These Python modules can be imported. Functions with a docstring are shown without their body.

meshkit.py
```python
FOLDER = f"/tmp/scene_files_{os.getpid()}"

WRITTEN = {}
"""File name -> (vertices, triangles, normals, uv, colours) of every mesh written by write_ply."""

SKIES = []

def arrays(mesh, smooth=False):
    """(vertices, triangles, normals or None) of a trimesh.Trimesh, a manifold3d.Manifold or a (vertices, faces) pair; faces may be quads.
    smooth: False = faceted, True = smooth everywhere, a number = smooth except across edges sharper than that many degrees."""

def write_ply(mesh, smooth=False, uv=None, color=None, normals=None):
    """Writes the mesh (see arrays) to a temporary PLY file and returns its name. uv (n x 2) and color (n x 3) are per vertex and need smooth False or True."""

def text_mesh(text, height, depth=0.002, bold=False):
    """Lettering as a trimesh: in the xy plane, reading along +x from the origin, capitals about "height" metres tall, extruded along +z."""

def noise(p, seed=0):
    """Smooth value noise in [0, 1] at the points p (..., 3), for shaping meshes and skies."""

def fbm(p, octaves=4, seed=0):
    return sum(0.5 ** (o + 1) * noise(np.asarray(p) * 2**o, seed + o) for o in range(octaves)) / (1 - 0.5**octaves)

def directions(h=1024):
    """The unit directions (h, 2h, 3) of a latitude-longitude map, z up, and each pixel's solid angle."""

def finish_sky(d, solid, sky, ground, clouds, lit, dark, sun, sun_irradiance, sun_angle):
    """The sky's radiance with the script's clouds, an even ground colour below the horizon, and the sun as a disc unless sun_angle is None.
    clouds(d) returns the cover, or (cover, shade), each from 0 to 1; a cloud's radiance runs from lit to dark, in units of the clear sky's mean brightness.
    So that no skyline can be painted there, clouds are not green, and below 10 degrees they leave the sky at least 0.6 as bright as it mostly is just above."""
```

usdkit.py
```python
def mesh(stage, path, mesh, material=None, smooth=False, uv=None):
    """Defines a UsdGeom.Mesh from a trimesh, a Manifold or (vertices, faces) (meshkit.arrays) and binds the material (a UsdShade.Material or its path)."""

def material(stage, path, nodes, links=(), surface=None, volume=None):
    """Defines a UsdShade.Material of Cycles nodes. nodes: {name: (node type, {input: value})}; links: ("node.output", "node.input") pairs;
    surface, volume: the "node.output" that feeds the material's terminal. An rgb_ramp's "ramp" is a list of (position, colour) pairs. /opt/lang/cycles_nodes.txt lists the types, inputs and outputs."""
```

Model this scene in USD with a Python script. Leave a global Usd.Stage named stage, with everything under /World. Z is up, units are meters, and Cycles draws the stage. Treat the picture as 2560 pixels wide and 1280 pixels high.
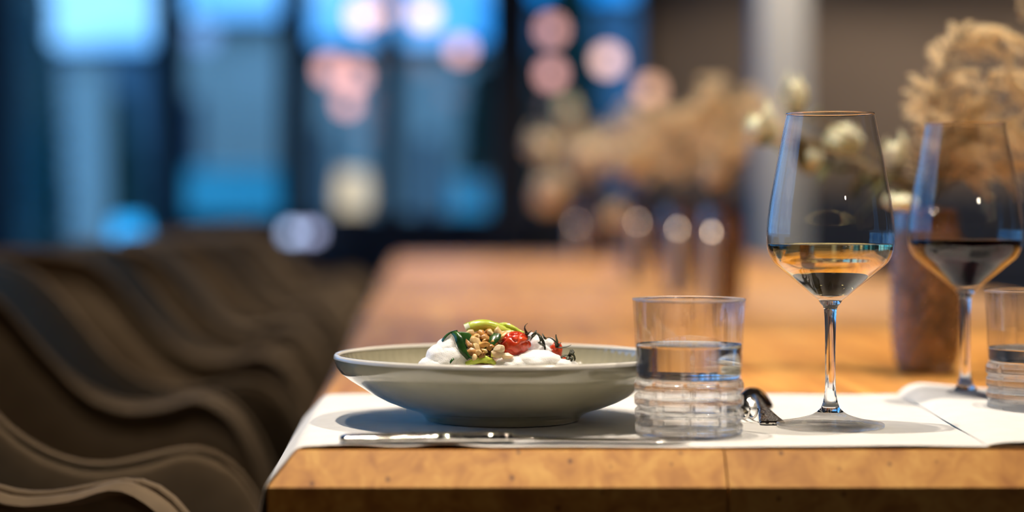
import math, random
import numpy as np, trimesh, usdkit
from meshkit import noise, fbm
from scipy.interpolate import PchipInterpolator
from pxr import Usd, UsdGeom, UsdLux, UsdShade, Gf, Sdf, Vt

stage = Usd.Stage.CreateInMemory()
UsdGeom.SetStageUpAxis(stage, 'Z'); UsdGeom.SetStageMetersPerUnit(stage, 1.0)
UsdGeom.Xform.Define(stage, '/World'); UsdGeom.Scope.Define(stage, '/World/Looks')
PI = math.pi
T = 0.75                 # height of the table top
EYE = 0.1588             # lens above the table top
F = 5300.0               # focal length in pixels of the 2560 px wide frame
VX, VY = 1055.0, 520.0   # principal point in that frame

# ------------------------------------------------------------------ camera
cam = UsdGeom.Camera.Define(stage, '/World/camera')
cam.AddTranslateOp().Set(Gf.Vec3d(0, 0, T + EYE)); cam.AddRotateXOp().Set(90.0)
cam.CreateHorizontalApertureAttr(36.0); cam.CreateVerticalApertureAttr(18.0)
cam.CreateFocalLengthAttr(36.0 * F / 2560)
cam.CreateHorizontalApertureOffsetAttr((1280 - VX) / 2560 * 36); cam.CreateVerticalApertureOffsetAttr((VY - 640) / 2560 * 36)
cam.CreateFStopAttr(2.15); cam.CreateFocusDistanceAttr(1.528)
cam.CreateClippingRangeAttr(Gf.Vec2f(0.05, 500.0)); cam.CreateExposureAttr(0.0)


# ------------------------------------------------------------------ sky and lamps
def mat(name, nodes, links=(), surface='p.BSDF', volume=None):
    return usdkit.material(stage, '/World/Looks/' + name, nodes, list(links), surface=surface, volume=volume)


def clean(c): return tuple(float(x) for x in c)


SKY_LOW, SKY_HIGH = (0.003, 0.23, 0.74), (0.21, 0.53, 1.0)
sky_mat = mat('dusk_sky', {'tc': ('texture_coordinate', {}), 'mp': ('mapping', {'scale': (5, 5, 9)}), 'n': ('noise_texture', {'scale': 1.6, 'detail': 3.0}),
              'r': ('rgb_ramp', {'ramp': [(0.40, SKY_LOW), (0.62, SKY_HIGH)]}), 'b': ('background_shader', {'strength': 2.3})},
              [('tc.generated', 'mp.vector'), ('mp.vector', 'n.vector'), ('n.fac', 'r.fac'), ('r.color', 'b.color')], surface='b.background')
dome = UsdLux.DomeLight.Define(stage, '/World/dusk_sky'); dome.CreateIntensityAttr(1.0); dome.CreateColorAttr(Gf.Vec3f(1, 1, 1))
UsdShade.MaterialBindingAPI.Apply(dome.GetPrim()).Bind(sky_mat)

WARM = (1.0, 0.87, 0.72)


def spot(name, p, power, radius=0.03, cone=40.0, color=WARM, aim=None):
    l = UsdLux.SphereLight.Define(stage, '/World/' + name)
    l.CreateRadiusAttr(radius); l.CreateIntensityAttr(power / (PI * radius * radius)); l.CreateColorAttr(Gf.Vec3f(*color))
    l.AddTranslateOp().Set(Gf.Vec3d(*p))
    if aim is not None:
        v = np.array(aim, float) - np.array(p, float); v /= np.linalg.norm(v)
        l.AddRotateZOp().Set(math.degrees(math.atan2(v[1], v[0]))); l.AddRotateYOp().Set(-math.degrees(math.acos(-v[2])))
    sh = UsdLux.ShapingAPI.Apply(l.GetPrim()); sh.CreateShapingConeAngleAttr(cone); sh.CreateShapingConeSoftnessAttr(0.35)
    return l


LAMPS = [(-0.12, 1.50, 1.90, 10.3, 21), (0.60, 1.58, 1.90, 8.7, 25), (0.20, 3.0, 1.95, 8.0, 24), (0.95, 3.3, 1.95, 8.0, 30), (0.35, 4.3, 1.95, 8.0, 30), (0.8, 5.2, 1.95, 8.0, 30), (0.4, 6.2, 1.95, 8.0, 30),
         (1.9, 9.7, 2.15, 6.0, 60), (2.9, 9.7, 2.15, 6.0, 60), (3.9, 9.7, 2.15, 6.0, 60), (-0.42, 1.95, 2.0, 2.6, 26), (-0.50, 3.3, 2.0, 3.4, 30), (-0.50, 4.8, 2.0, 3.4, 30), (-0.50, 6.2, 2.0, 3.4, 30), (1.25, 6.1, 2.1, 13.0, 60), (0.50, 2.24, 2.0, 16.0, 14)]
for i, (x, y, h, pw, cone) in enumerate(LAMPS):
    spot('ceiling_spot_%03d' % i, (x, y, T + h), pw, 0.03, cone)
spot('ceiling_spot_%03d' % len(LAMPS), (1.1, -0.9, T + 0.95), 0.8, 0.03, 40, WARM, (0.95, 1.37, T - 0.03))


# ------------------------------------------------------------------ helpers
used = {}


def numbered(parent, name):
    k = parent + '/' + name
    n = used.get(k, 0); used[k] = n + 1
    return name if n == 0 else '%s_%03d' % (name, n)


def thing(name, label, cat, loc=(0, 0, 0), rotz=0.0, group=None, scale=None):
    path = '/World/' + numbered('/World', name)
    x = UsdGeom.Xform.Define(stage, path)
    x.AddTranslateOp().Set(Gf.Vec3d(*map(float, loc))); x.AddRotateZOp().Set(math.degrees(rotz))
    if scale: x.AddScaleOp().Set(Gf.Vec3f(*scale))
    o = x.GetPrim(); tag(o, label, cat, group)
    return o


def tag(o, label=None, cat=None, group=None, kind=None):
    o = o.GetPrim() if hasattr(o, 'GetPrim') else o
    for k, v in (('label', label), ('category', cat), ('group', group), ('kind', kind)):
        if v: o.SetCustomDataByKey(k, v)
    return o


def path_of(parent):
    return '/World' if parent is None else str((parent.GetPrim() if hasattr(parent, 'GetPrim') else parent).GetPath())


def obj(name, m, material, parent=None, smooth=40, label=None, kind=None):
    pp = path_of(parent)
    o = usdkit.mesh(stage, pp + '/' + numbered(pp, name), m, material, smooth=smooth)
    tag(o.GetPrim(), label, None, None, kind)
    return o.GetPrim()


def struct(name, m, material, smooth=40):
    return tag(obj(name, m, material, None, smooth), None, None, None, 'structure')


def dup(root, loc, rotz=0.0, label=None, group=None, scale=None):
    was = root.GetCustomData()
    base = str(root.GetName()).rstrip('0123456789').rstrip('_') if str(root.GetName())[-3:].isdigit() else root.GetName()
    r = thing(base, label or was['label'], was['category'], loc, rotz, group or was.get('group'), scale)
    r.GetReferences().AddInternalReference(root.GetPath()); r.SetInstanceable(True)
    return r


cat = trimesh.util.concatenate


def moved(m, v):
    m = m.copy(); m.apply_translation(v); return m


def box(x0, x1, y0, y1, z0, z1, r=0.0):
    if r <= 0:
        m = trimesh.creation.box([x1 - x0, y1 - y0, z1 - z0]); m.apply_translation([(x0 + x1) / 2, (y0 + y1) / 2, (z0 + z1) / 2]); return m
    h = np.array([x1 - x0, y1 - y0, z1 - z0]) / 2; pts = []
    for s in np.ndindex(2, 2, 2):
        sg = np.array(s) * 2 - 1
        for k in range(3):
            q = h - r; q[k] = h[k]; pts.append(sg * q)
    m = trimesh.convex.convex_hull(np.array(pts)); m.apply_translation([(x0 + x1) / 2, (y0 + y1) / 2, (z0 + z1) / 2]); return m


def grid(P, close_u=False, close_v=False):
    """P: (nu, nv, 3) points -> faces"""
    nu, nv = P.shape[:2]; idx = np.arange(nu * nv).reshape(nu, nv)
    a = idx if not close_u else np.vstack([idx, idx[:1]])
    if close_v: a = np.hstack([a, a[:, :1]])
    q = np.stack([a[:-1, :-1], a[1:, :-1], a[1:, 1:], a[:-1, 1:]], -1).reshape(-1, 4)
    f = np.vstack([q[:, [0, 1, 2]], q[:, [0, 2, 3]]])
    return trimesh.Trimesh(P.reshape(-1, 3), f, process=False)


def lathe(prof, n=96, rfun=None):
    """prof [(r,z)...]; the first and last may be on the axis. Normals outward when the profile runs bottom to top on the outside."""
    prof = np.array(prof, float); th = np.linspace(0, 2 * PI, n, endpoint=False)
    R = np.repeat(prof[:, 0][None], n, 0); Z = np.repeat(prof[:, 1][None], n, 0)
    if rfun is not None: R = rfun(th[:, None], R, Z, np.arange(len(prof))[None])
    P = np.stack([R * np.cos(th)[:, None], R * np.sin(th)[:, None], Z], -1)
    m = grid(P, close_u=True); m.merge_vertices(); m.update_faces(m.nondegenerate_faces())
    return m


def curve(pts, n):
    pts = np.array(pts, float); t = np.concatenate([[0], np.cumsum(np.linalg.norm(np.diff(pts, axis=0), axis=1))]); t /= t[-1]
    from scipy.interpolate import CubicSpline
    return CubicSpline(t, pts)(np.linspace(0, 1, n)) if len(pts) > 2 else pts[0] + (pts[1] - pts[0]) * np.linspace(0, 1, n)[:, None]


def tube(pts, rad, n=10, flat=None, up=(0, 0, 1)):
    pts = np.array(pts, float); k = len(pts); rad = np.broadcast_to(np.asarray(rad, float), (k,))
    t = np.gradient(pts, axis=0); t /= np.linalg.norm(t, axis=1)[:, None] + 1e-12
    up = np.array(up, float); s = np.cross(t, up); bad = np.linalg.norm(s, axis=1) < 1e-3; s[bad] = np.cross(t[bad], [1, 0.1, 0]); s /= np.linalg.norm(s, axis=1)[:, None]
    w = np.cross(s, t); a = np.linspace(0, 2 * PI, n, endpoint=False); fl = 1.0 if flat is None else flat
    P = pts[:, None] + rad[:, None, None] * (np.cos(a)[None, :, None] * s[:, None] + fl * np.sin(a)[None, :, None] * w[:, None])
    P = np.concatenate([np.repeat(pts[:1, None], n, 1), P, np.repeat(pts[-1:, None], n, 1)], 0)
    m = grid(P, close_v=True); m.merge_vertices(); m.update_faces(m.nondegenerate_faces()); m.fix_normals(); return m


def at(px, py, d):
    """world point seen at a pixel of the photograph at a given distance (used to measure positions)"""
    return np.array([(px - VX) / F * d, d, T + EYE - (py - VY) / F * d])


# ------------------------------------------------------------------ materials
def plain(name, color, rough=0.5, **kw):
    return mat(name, {'p': ('principled_bsdf', {'base_color': clean(color), 'roughness': rough, **kw})})


def noisy(name, c1, c2, scale=8.0, rough=0.5, stretch=(1, 1, 1), lo=0.35, hi=0.65, detail=4.0, bump=0.0, bscale=None, bdist=0.002, **kw):
    nodes = {'tc': ('texture_coordinate', {}), 'mp': ('mapping', {'scale': stretch}), 'n': ('noise_texture', {'scale': scale, 'detail': detail}),
             'r': ('rgb_ramp', {'ramp': [(lo, c1), (hi, c2)]}), 'p': ('principled_bsdf', {'roughness': rough, **kw})}
    links = [('tc.object', 'mp.vector'), ('mp.vector', 'n.vector'), ('n.fac', 'r.fac'), ('r.color', 'p.base_color')]
    if bump:
        nodes['n2'] = ('noise_texture', {'scale': bscale or scale * 4, 'detail': 3.0}); nodes['b'] = ('bump', {'strength': bump, 'distance': bdist})
        links += [('mp.vector', 'n2.vector'), ('n2.fac', 'b.height'), ('b.normal', 'p.normal')]
    return mat(name, nodes, links)


def wood(name, c1, c2, c3, rough, stretch=(20, 0.9, 20)):
    nodes = {'tc': ('texture_coordinate', {}), 'mp': ('mapping', {'scale': stretch}), 'n': ('noise_texture', {'scale': 2.2, 'detail': 6.0, 'roughness': 0.6, 'distortion': 0.6}),
             'r': ('rgb_ramp', {'ramp': [(0.30, c1), (0.5, c2), (0.70, c3)]}), 'n3': ('noise_texture', {'scale': 1.1, 'detail': 2.0}), 'r3': ('rgb_ramp', {'ramp': [(0.35, (0.72, 0.66, 0.62)), (0.65, (1.0, 1.0, 1.0))]}),
             'mx': ('mix', {'mix_type': 'multiply', 'fac': 1.0}), 'v': ('voronoi_texture', {'scale': 3.1, 'randomness': 1.0}), 'rk': ('rgb_ramp', {'ramp': [(0.05, (0.18, 0.09, 0.04)), (0.13, (1.0, 1.0, 1.0))]}),
             'mk': ('mix', {'mix_type': 'multiply', 'fac': 0.85}), 'b': ('bump', {'strength': 0.12, 'distance': 0.001}), 'p': ('principled_bsdf', {'roughness': rough, 'specular_ior_level': 0.45})}
    links = [('tc.object', 'mp.vector'), ('mp.vector', 'n.vector'), ('tc.object', 'n3.vector'), ('n.fac', 'r.fac'), ('n3.fac', 'r3.fac'), ('r.color', 'mx.color1'), ('r3.color', 'mx.color2'),
             ('mp.vector', 'v.vector'), ('v.distance', 'rk.fac'), ('mx.color', 'mk.color1'), ('rk.color', 'mk.color2'), ('mk.color', 'p.base_color'), ('n.fac', 'b.height'), ('b.normal', 'p.normal')]
    return mat(name, nodes, links)


WOOD = [wood('oak_board_a', (0.42, 0.155, 0.026), (0.66, 0.30, 0.056), (0.84, 0.46, 0.105), 0.42), wood('oak_board_b', (0.42, 0.165, 0.032), (0.62, 0.285, 0.058), (0.78, 0.42, 0.100), 0.42)]
LINEN = noisy('white_linen', (0.80, 0.78, 0.74), (0.84, 0.82, 0.78), 60, 0.85, bump=0.15, bscale=900, bdist=0.0003, sheen_weight=0.15)
GLAZE = noisy('sage_glaze', (0.34, 0.315, 0.215), (0.375, 0.345, 0.24), 30, 0.12, coat_weight=1.0, coat_roughness=0.015)
RIM = plain('pale_rim_glaze', (0.76, 0.73, 0.66), 0.12)
CRYSTAL = mat('crystal', {'p': ('principled_bsdf', {'base_color': (1, 1, 1), 'roughness': 0.0, 'ior': 1.5, 'transmission_weight': 1.0})})


def part_clear(name, share):
    """cut glass: mostly true refraction, with a share of light going straight through"""
    return mat(name, {'p': ('principled_bsdf', {'base_color': (1, 1, 1), 'roughness': 0.0, 'ior': 1.5, 'transmission_weight': 1.0}), 't': ('transparent_bsdf', {'color': (1, 1, 1)}), 'm': ('mix_closure', {'fac': share})},
               [('p.BSDF', 'm.closure1'), ('t.BSDF', 'm.closure2')], surface='m.closure')


CUT, FOOT = part_clear('cut_crystal', 0.36), part_clear('foot_crystal', 0.45)


def clear_sheet(name, tint, f0=0.04):
    """a thin sheet of glass: see-through, with a mirror share that grows towards grazing angles, the same from both sides"""
    return mat(name, {'t': ('transparent_bsdf', {'color': tint}), 'g': ('glossy_bsdf', {'color': (1, 1, 1), 'roughness': 0.0}), 'l': ('layer_weight', {'blend': 0.5}), 'w': ('math', {'math_type': 'power', 'value2': 5.0}),
                      'a': ('math', {'math_type': 'multiply_add', 'value2': 1 - f0, 'value3': f0}), 'm': ('mix_closure', {})},
               [('l.facing', 'w.value1'), ('w.value', 'a.value1'), ('a.value', 'm.fac'), ('t.BSDF', 'm.closure1'), ('g.BSDF', 'm.closure2')], surface='m.closure')


THIN = clear_sheet('thin_glass', (0.985, 0.985, 0.98))
WALL = part_clear('tumbler_wall_glass', 0.78)
WHITE_WINE = mat('white_wine', {'p': ('principled_bsdf', {'base_color': (0.94, 0.82, 0.40), 'roughness': 0.0, 'ior': 1.34, 'transmission_weight': 1.0})})
RED_WINE = mat('red_wine', {'p': ('principled_bsdf', {'base_color': (0.02, 0.0006, 0.0010), 'roughness': 0.0, 'ior': 1.34, 'transmission_weight': 1.0})})
WATER = mat('water', {'p': ('principled_bsdf', {'base_color': (0.99, 1, 1), 'roughness': 0.0, 'ior': 1.333, 'transmission_weight': 1.0})})
STEEL = plain('polished_steel', (0.62, 0.60, 0.57), 0.10, metallic=1.0)
HAMMERED = mat('hammered_steel', {'tc': ('texture_coordinate', {}), 'v': ('voronoi_texture', {'scale': 420.0, 'feature': 'smooth_f1', 'smoothness': 0.4}), 'b': ('bump', {'strength': 0.4, 'distance': 0.0007}), 'p': ('principled_bsdf', {'base_color': (0.62, 0.60, 0.57), 'roughness': 0.09, 'metallic': 1.0})},
               [('tc.object', 'v.vector'), ('v.distance', 'b.height'), ('b.normal', 'p.normal')])
CHAIR = noisy('olive_brown_fabric', (0.130, 0.085, 0.042), (0.152, 0.101, 0.052), 40, 0.8, bump=0.2, bscale=700, bdist=0.0006, sheen_weight=0.1, sheen_roughness=0.4)
BLACK_METAL = plain('black_metal', (0.012, 0.012, 0.014), 0.4, metallic=0.3)
FRAME = plain('dark_window_frame', (0.012, 0.013, 0.016), 0.45)
DARKWOOD = noisy('dark_wall_panel', (0.020, 0.014, 0.012), (0.030, 0.022, 0.018), 3, 0.6, stretch=(4, 4, 0.4))
TAUPE = noisy('taupe_plaster', (0.19, 0.138, 0.098), (0.205, 0.150, 0.108), 2.5, 0.8)
PALE = noisy('pale_grey_paint', (0.50, 0.51, 0.50), (0.53, 0.54, 0.53), 3, 0.6)
FLOOR = wood('dark_floor', (0.035, 0.024, 0.017), (0.05, 0.034, 0.022), (0.06, 0.042, 0.03), 0.4)
CEIL = plain('dark_ceiling', (0.06, 0.055, 0.05), 0.8)
NAVY = noisy('navy_fabric', (0.012, 0.016, 0.030), (0.018, 0.023, 0.040), 20, 0.8, sheen_weight=0.2)
BLACKWOOD = plain('black_lacquer', (0.010, 0.012, 0.018), 0.3)

# ------------------------------------------------------------------ room
XL, XR, YB, YF, ZC = -3.2, 4.6, 11.0, -2.2, 3.0
struct('floor', box(XL, XR, YF, YB, -0.1, 0), FLOOR)
struct('ceiling', box(XL, XR, YF, YB, ZC, ZC + 0.1), CEIL)
struct('wall_right', box(XR, XR + 0.1, YF, YB, 0, ZC), TAUPE)
struct('wall_front', box(XL, XR, YF - 0.1, YF, 0, ZC), DARKWOOD)


PANE = clear_sheet('window_pane', (0.97, 0.98, 0.98))
# far window wall: mullions measured in the photograph at the wall's own distance
BX = lambda px: (px - VX) / F * YB
edges = [(-2.9, BX(48)), (BX(385), BX(463)), (BX(700), BX(776)), (BX(945), BX(1005)), (BX(1222), BX(1330)), (BX(1590), BX(1618))]
n = 0
for (a0, a1), (b0, b1) in zip(edges[:-1], edges[1:]):
    n += 1
    w = UsdGeom.Xform.Define(stage, '/World/window_%d' % n).GetPrim(); tag(w, None, None, None, 'structure')
    f = [box(a1, b0, YB - 0.04, YB + 0.06, 0.0, 0.08), box(a1, b0, YB - 0.04, YB + 0.06, 2.75, ZC)]
    obj('frame', cat(f), FRAME, w); obj('pane', box(a1, b0, YB + 0.005, YB + 0.012, 0.08, 2.75), PANE, w, smooth=False)
for i, (a0, a1) in enumerate(edges):
    struct('trim_%d' % (i + 1), box(a0, a1, YB - 0.07, YB + 0.08, 0, ZC, 0.006), DARKWOOD if i == 4 else FRAME)
# right part of the far wall: ribbed taupe panelling
xs = np.arange(BX(1618), XR, 0.012); prof = np.where(np.arange(len(xs)) % 2 == 0, 0.0, 0.004)
P = np.stack([np.stack([xs, YB - prof, np.zeros_like(xs)], -1), np.stack([xs, YB - prof, np.full_like(xs, ZC)], -1)], 1)
back = grid(P); struct('wall_back', cat([back, box(BX(1618), XR, YB + 0.02, YB + 0.1, 0, ZC)]), TAUPE, smooth=False)
# left wall: tall windows between dark piers
ys = [(YF, -1.6), (0.9, 1.4), (3.5, 3.6), (6.1, 6.2), (8.7, 8.8), (10.8, YB)]
for i, (a, b) in enumerate(ys):
    struct('trim_%d' % (i + 7), box(XL - 0.06, XL + 0.06, a, b, 0, ZC, 0.006), FRAME)
struct('wall_left', box(XL - 0.05, XL + 0.05, ys[0][1], ys[1][0], 0, ZC), DARKWOOD)
for i in range(1, 5):
    a, b = ys[i][1], ys[i + 1][0]
    w = UsdGeom.Xform.Define(stage, '/World/window_%d' % (i + 5)).GetPrim(); tag(w, None, None, None, 'structure')
    obj('frame', cat([box(XL - 0.05, XL + 0.05, a, b, 0, 0.1), box(XL - 0.05, XL + 0.05, a, b, 2.75, ZC)]), FRAME, w)
    obj('pane', box(XL - 0.004, XL + 0.004, a, b, 0.1, 2.75), PANE, w, smooth=False)
# pale square column beside the table's far end
col = thing('column', 'pale grey square column standing to the right behind the table', 'column', (1.235, 7.3, 0))
obj('shaft', box(-0.082, 0.082, -0.082, 0.082, 0.0, ZC, 0.008), PALE, col)
obj('plinth', box(-0.092, 0.092, -0.092, 0.092, 0.0, 0.10, 0.006), PALE, col)

# ------------------------------------------------------------------ outside, seen through the glass
GROUND = noisy('terrace_stone', (0.22, 0.23, 0.24), (0.34, 0.35, 0.36), 0.6, 0.8)
FACADE = noisy('pale_facade', (0.50, 0.335, 0.245), (0.66, 0.445, 0.33), 0.35, 0.8)
struct('terrace_ground', box(-60, 60, YB + 0.1, 90, -0.3, -0.05), GROUND)
struct('garden_ground', box(-60, XL - 0.1, -30, YB + 0.1, -0.3, -0.05), GROUND)
LEAF = noisy('evergreen_leaf', (0.010, 0.030, 0.018), (0.03, 0.07, 0.035), 14, 0.7)
BARK = plain('dark_bark', (0.03, 0.022, 0.016), 0.9)


def wx(px, d): return (px - VX) / F * d


b = thing('building', 'pale rendered building across the terrace behind the left windows', 'building', (0, 0, -0.05))
d0 = 24.0
obj('wall', box(wx(420, d0), wx(690, d0), d0, d0 + 6, 0, 3.0, 0.02), FACADE, b)
obj('wall', box(wx(690, d0), wx(1275, d0), d0 + 1.0, d0 + 7, 0, 2.8, 0.02), FACADE, b)
obj('roof', box(wx(410, d0), wx(700, d0), d0 - 0.2, d0 + 6.2, 3.0, 3.1, 0.02), FRAME, b)
obj('roof', box(wx(690, d0), wx(1285, d0), d0 + 0.8, d0 + 7.2, 2.8, 2.9, 0.02), FRAME, b)
for i, (p0, p1, z0, z1) in enumerate([(470, 500, 0.2, 2.2), (800, 830, 0.2, 1.9), (1050, 1090, 0.3, 1.8)]):
    yy = d0 if p0 < 690 else d0 + 1.0
    obj('window', box(wx(p0, yy), wx(p1, yy), yy - 0.03, yy + 0.05, z0, z1), plain('dark_glass_%d' % i, (0.01, 0.015, 0.03), 0.1), b)
sh_ = thing('garden_shed', 'dark blue-grey garden shed outside behind the leftmost window', 'shed', (0, 0, -0.05))
SLATE = noisy('slate_render', (0.10, 0.12, 0.14), (0.17, 0.19, 0.21), 0.6, 0.8)
obj('wall', box(wx(20, 27), wx(412, 27), 27, 29, 0, 2.92, 0.02), SLATE, sh_); obj('roof', box(wx(10, 27), wx(422, 27), 26.9, 29.1, 2.92, 3.0, 0.02), FRAME, sh_)
sh2 = thing('garden_shed', 'tall dark outbuilding outside behind the narrow window beside the taupe wall', 'shed', (0, 0, -0.05))
obj('wall', box(wx(1315, 25), wx(1700, 25), 25, 28, 0, 3.35, 0.02), SLATE, sh2); obj('roof', box(wx(1305, 25), wx(1710, 25), 24.9, 28.1, 3.35, 3.43, 0.02), FRAME, sh2)
PLANTER = noisy('blue_planter_glaze', (0.10, 0.40, 0.40), (0.14, 0.50, 0.48), 0.8, 0.5)
for (p0, p1, dd, zz, lab) in ((452, 702, 16, 1.22, 'long blue planter outside low behind the second window'), (1130, 1245, 15, 1.12, 'blue planter outside low behind the window left of the dark pier')):
    pl = thing('planter', lab, 'planter', (0, 0, -0.05), 0, 'blue planters outside'); obj('box', box(wx(p0, dd), wx(p1, dd), dd, dd + 0.5, 0, zz, 0.02), PLANTER, pl); obj('rim', box(wx(p0, dd) - 0.02, wx(p1, dd) + 0.02, dd - 0.02, dd + 0.52, zz, zz + 0.04, 0.01), PLANTER, pl)
gw = thing('garden_wall', 'low pale wall outside behind the leftmost window', 'garden wall', (0, 0, -0.05))
obj('panel', box(wx(155, 20), wx(262, 20), 20, 20.3, 0, 2.3, 0.02), FACADE, gw); obj('coping', box(wx(150, 20), wx(267, 20), 19.95, 20.35, 2.3, 2.36, 0.01), FACADE, gw)


def tree(px, d, h, rad, seed, label):
    rng = np.random.default_rng(seed); t = thing('tree', label, 'tree', (wx(px, d), d, -0.05))
    obj('trunk', tube([(0, 0, 0), (0.03, 0, h * 0.5), (0, 0, h * 0.9)], [0.09, 0.06, 0.02]), BARK, t)
    N = 5000; u = rng.random(N); zz = h * (0.12 + 0.88 * u); rr = rad * np.sqrt(rng.random(N)) * (1.05 - u) ** 0.6
    a = rng.random(N) * 2 * PI; c = np.stack([rr * np.cos(a), rr * np.sin(a), zz], -1); d1 = rng.normal(size=(N, 3)); d2 = rng.normal(size=(N, 3)); s = 0.05
    V = np.stack([c - d1 * s, c + d1 * s, c + d2 * s], 1).reshape(-1, 3); obj('foliage', (V, np.arange(3 * N).reshape(-1, 3)), LEAF, t, smooth=False, kind='stuff')


tree(55, 17, 3.3, 0.40, 1, 'dark evergreen outside at the far left behind the window')
tree(300, 22, 2.1, 0.30, 2, 'dark evergreen outside to the right of the low pale garden wall')
tree(1200, 21, 2.3, 0.3, 3, 'dark evergreen outside beside the end of the pale building')
tree(1420, 18, 3.0, 0.45, 4, 'dark evergreen outside behind the narrow window beside the dark pier')

# ------------------------------------------------------------------ background furniture
sb = thing('sideboard', 'long low black sideboard under the far windows', 'sideboard', (0, 10.55, 0))
x0, x1 = wx(430, 10.4), wx(1330, 10.4)
obj('top', box(x0, x1, -0.24, 0.24, 0.85, 0.88, 0.004), BLACKWOOD, sb); obj('carcass', box(x0 + 0.02, x1 - 0.02, -0.22, 0.22, 0.08, 0.85, 0.004), BLACKWOOD, sb)
for k in range(4):
    a = x0 + 0.03 + k * (x1 - x0 - 0.06) / 4; dd = obj('door', box(a, a + (x1 - x0 - 0.06) / 4 - 0.006, -0.24, -0.222, 0.10, 0.84, 0.003), BLACKWOOD, sb)
    obj('handle', box(a + 0.03, a + 0.045, -0.262, -0.24, 0.5, 0.68, 0.003), BLACK_METAL, dd)
for sx in (x0 + 0.05, x1 - 0.05): obj('leg', box(sx - 0.03, sx + 0.03, -0.2, 0.2, 0, 0.08), BLACK_METAL, sb)
bq = thing('banquette', 'dark navy upholstered banquette along the taupe far wall', 'banquette', (0, 10.4, 0))
x0, x1 = wx(1340, 10.3), 4.2
obj('base', box(x0, x1, -0.3, 0.45, 0.0, 0.28, 0.01), BLACKWOOD, bq)
for k in range(4):
    a = x0 + k * (x1 - x0) / 4; c = a + (x1 - x0) / 4 - 0.01
    obj('seat_cushion', box(a, c, -0.32, 0.22, 0.28, 0.46, 0.03), NAVY, bq); obj('back_cushion', box(a, c, 0.20, 0.42, 0.46, 1.0, 0.04), NAVY, bq)

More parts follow.
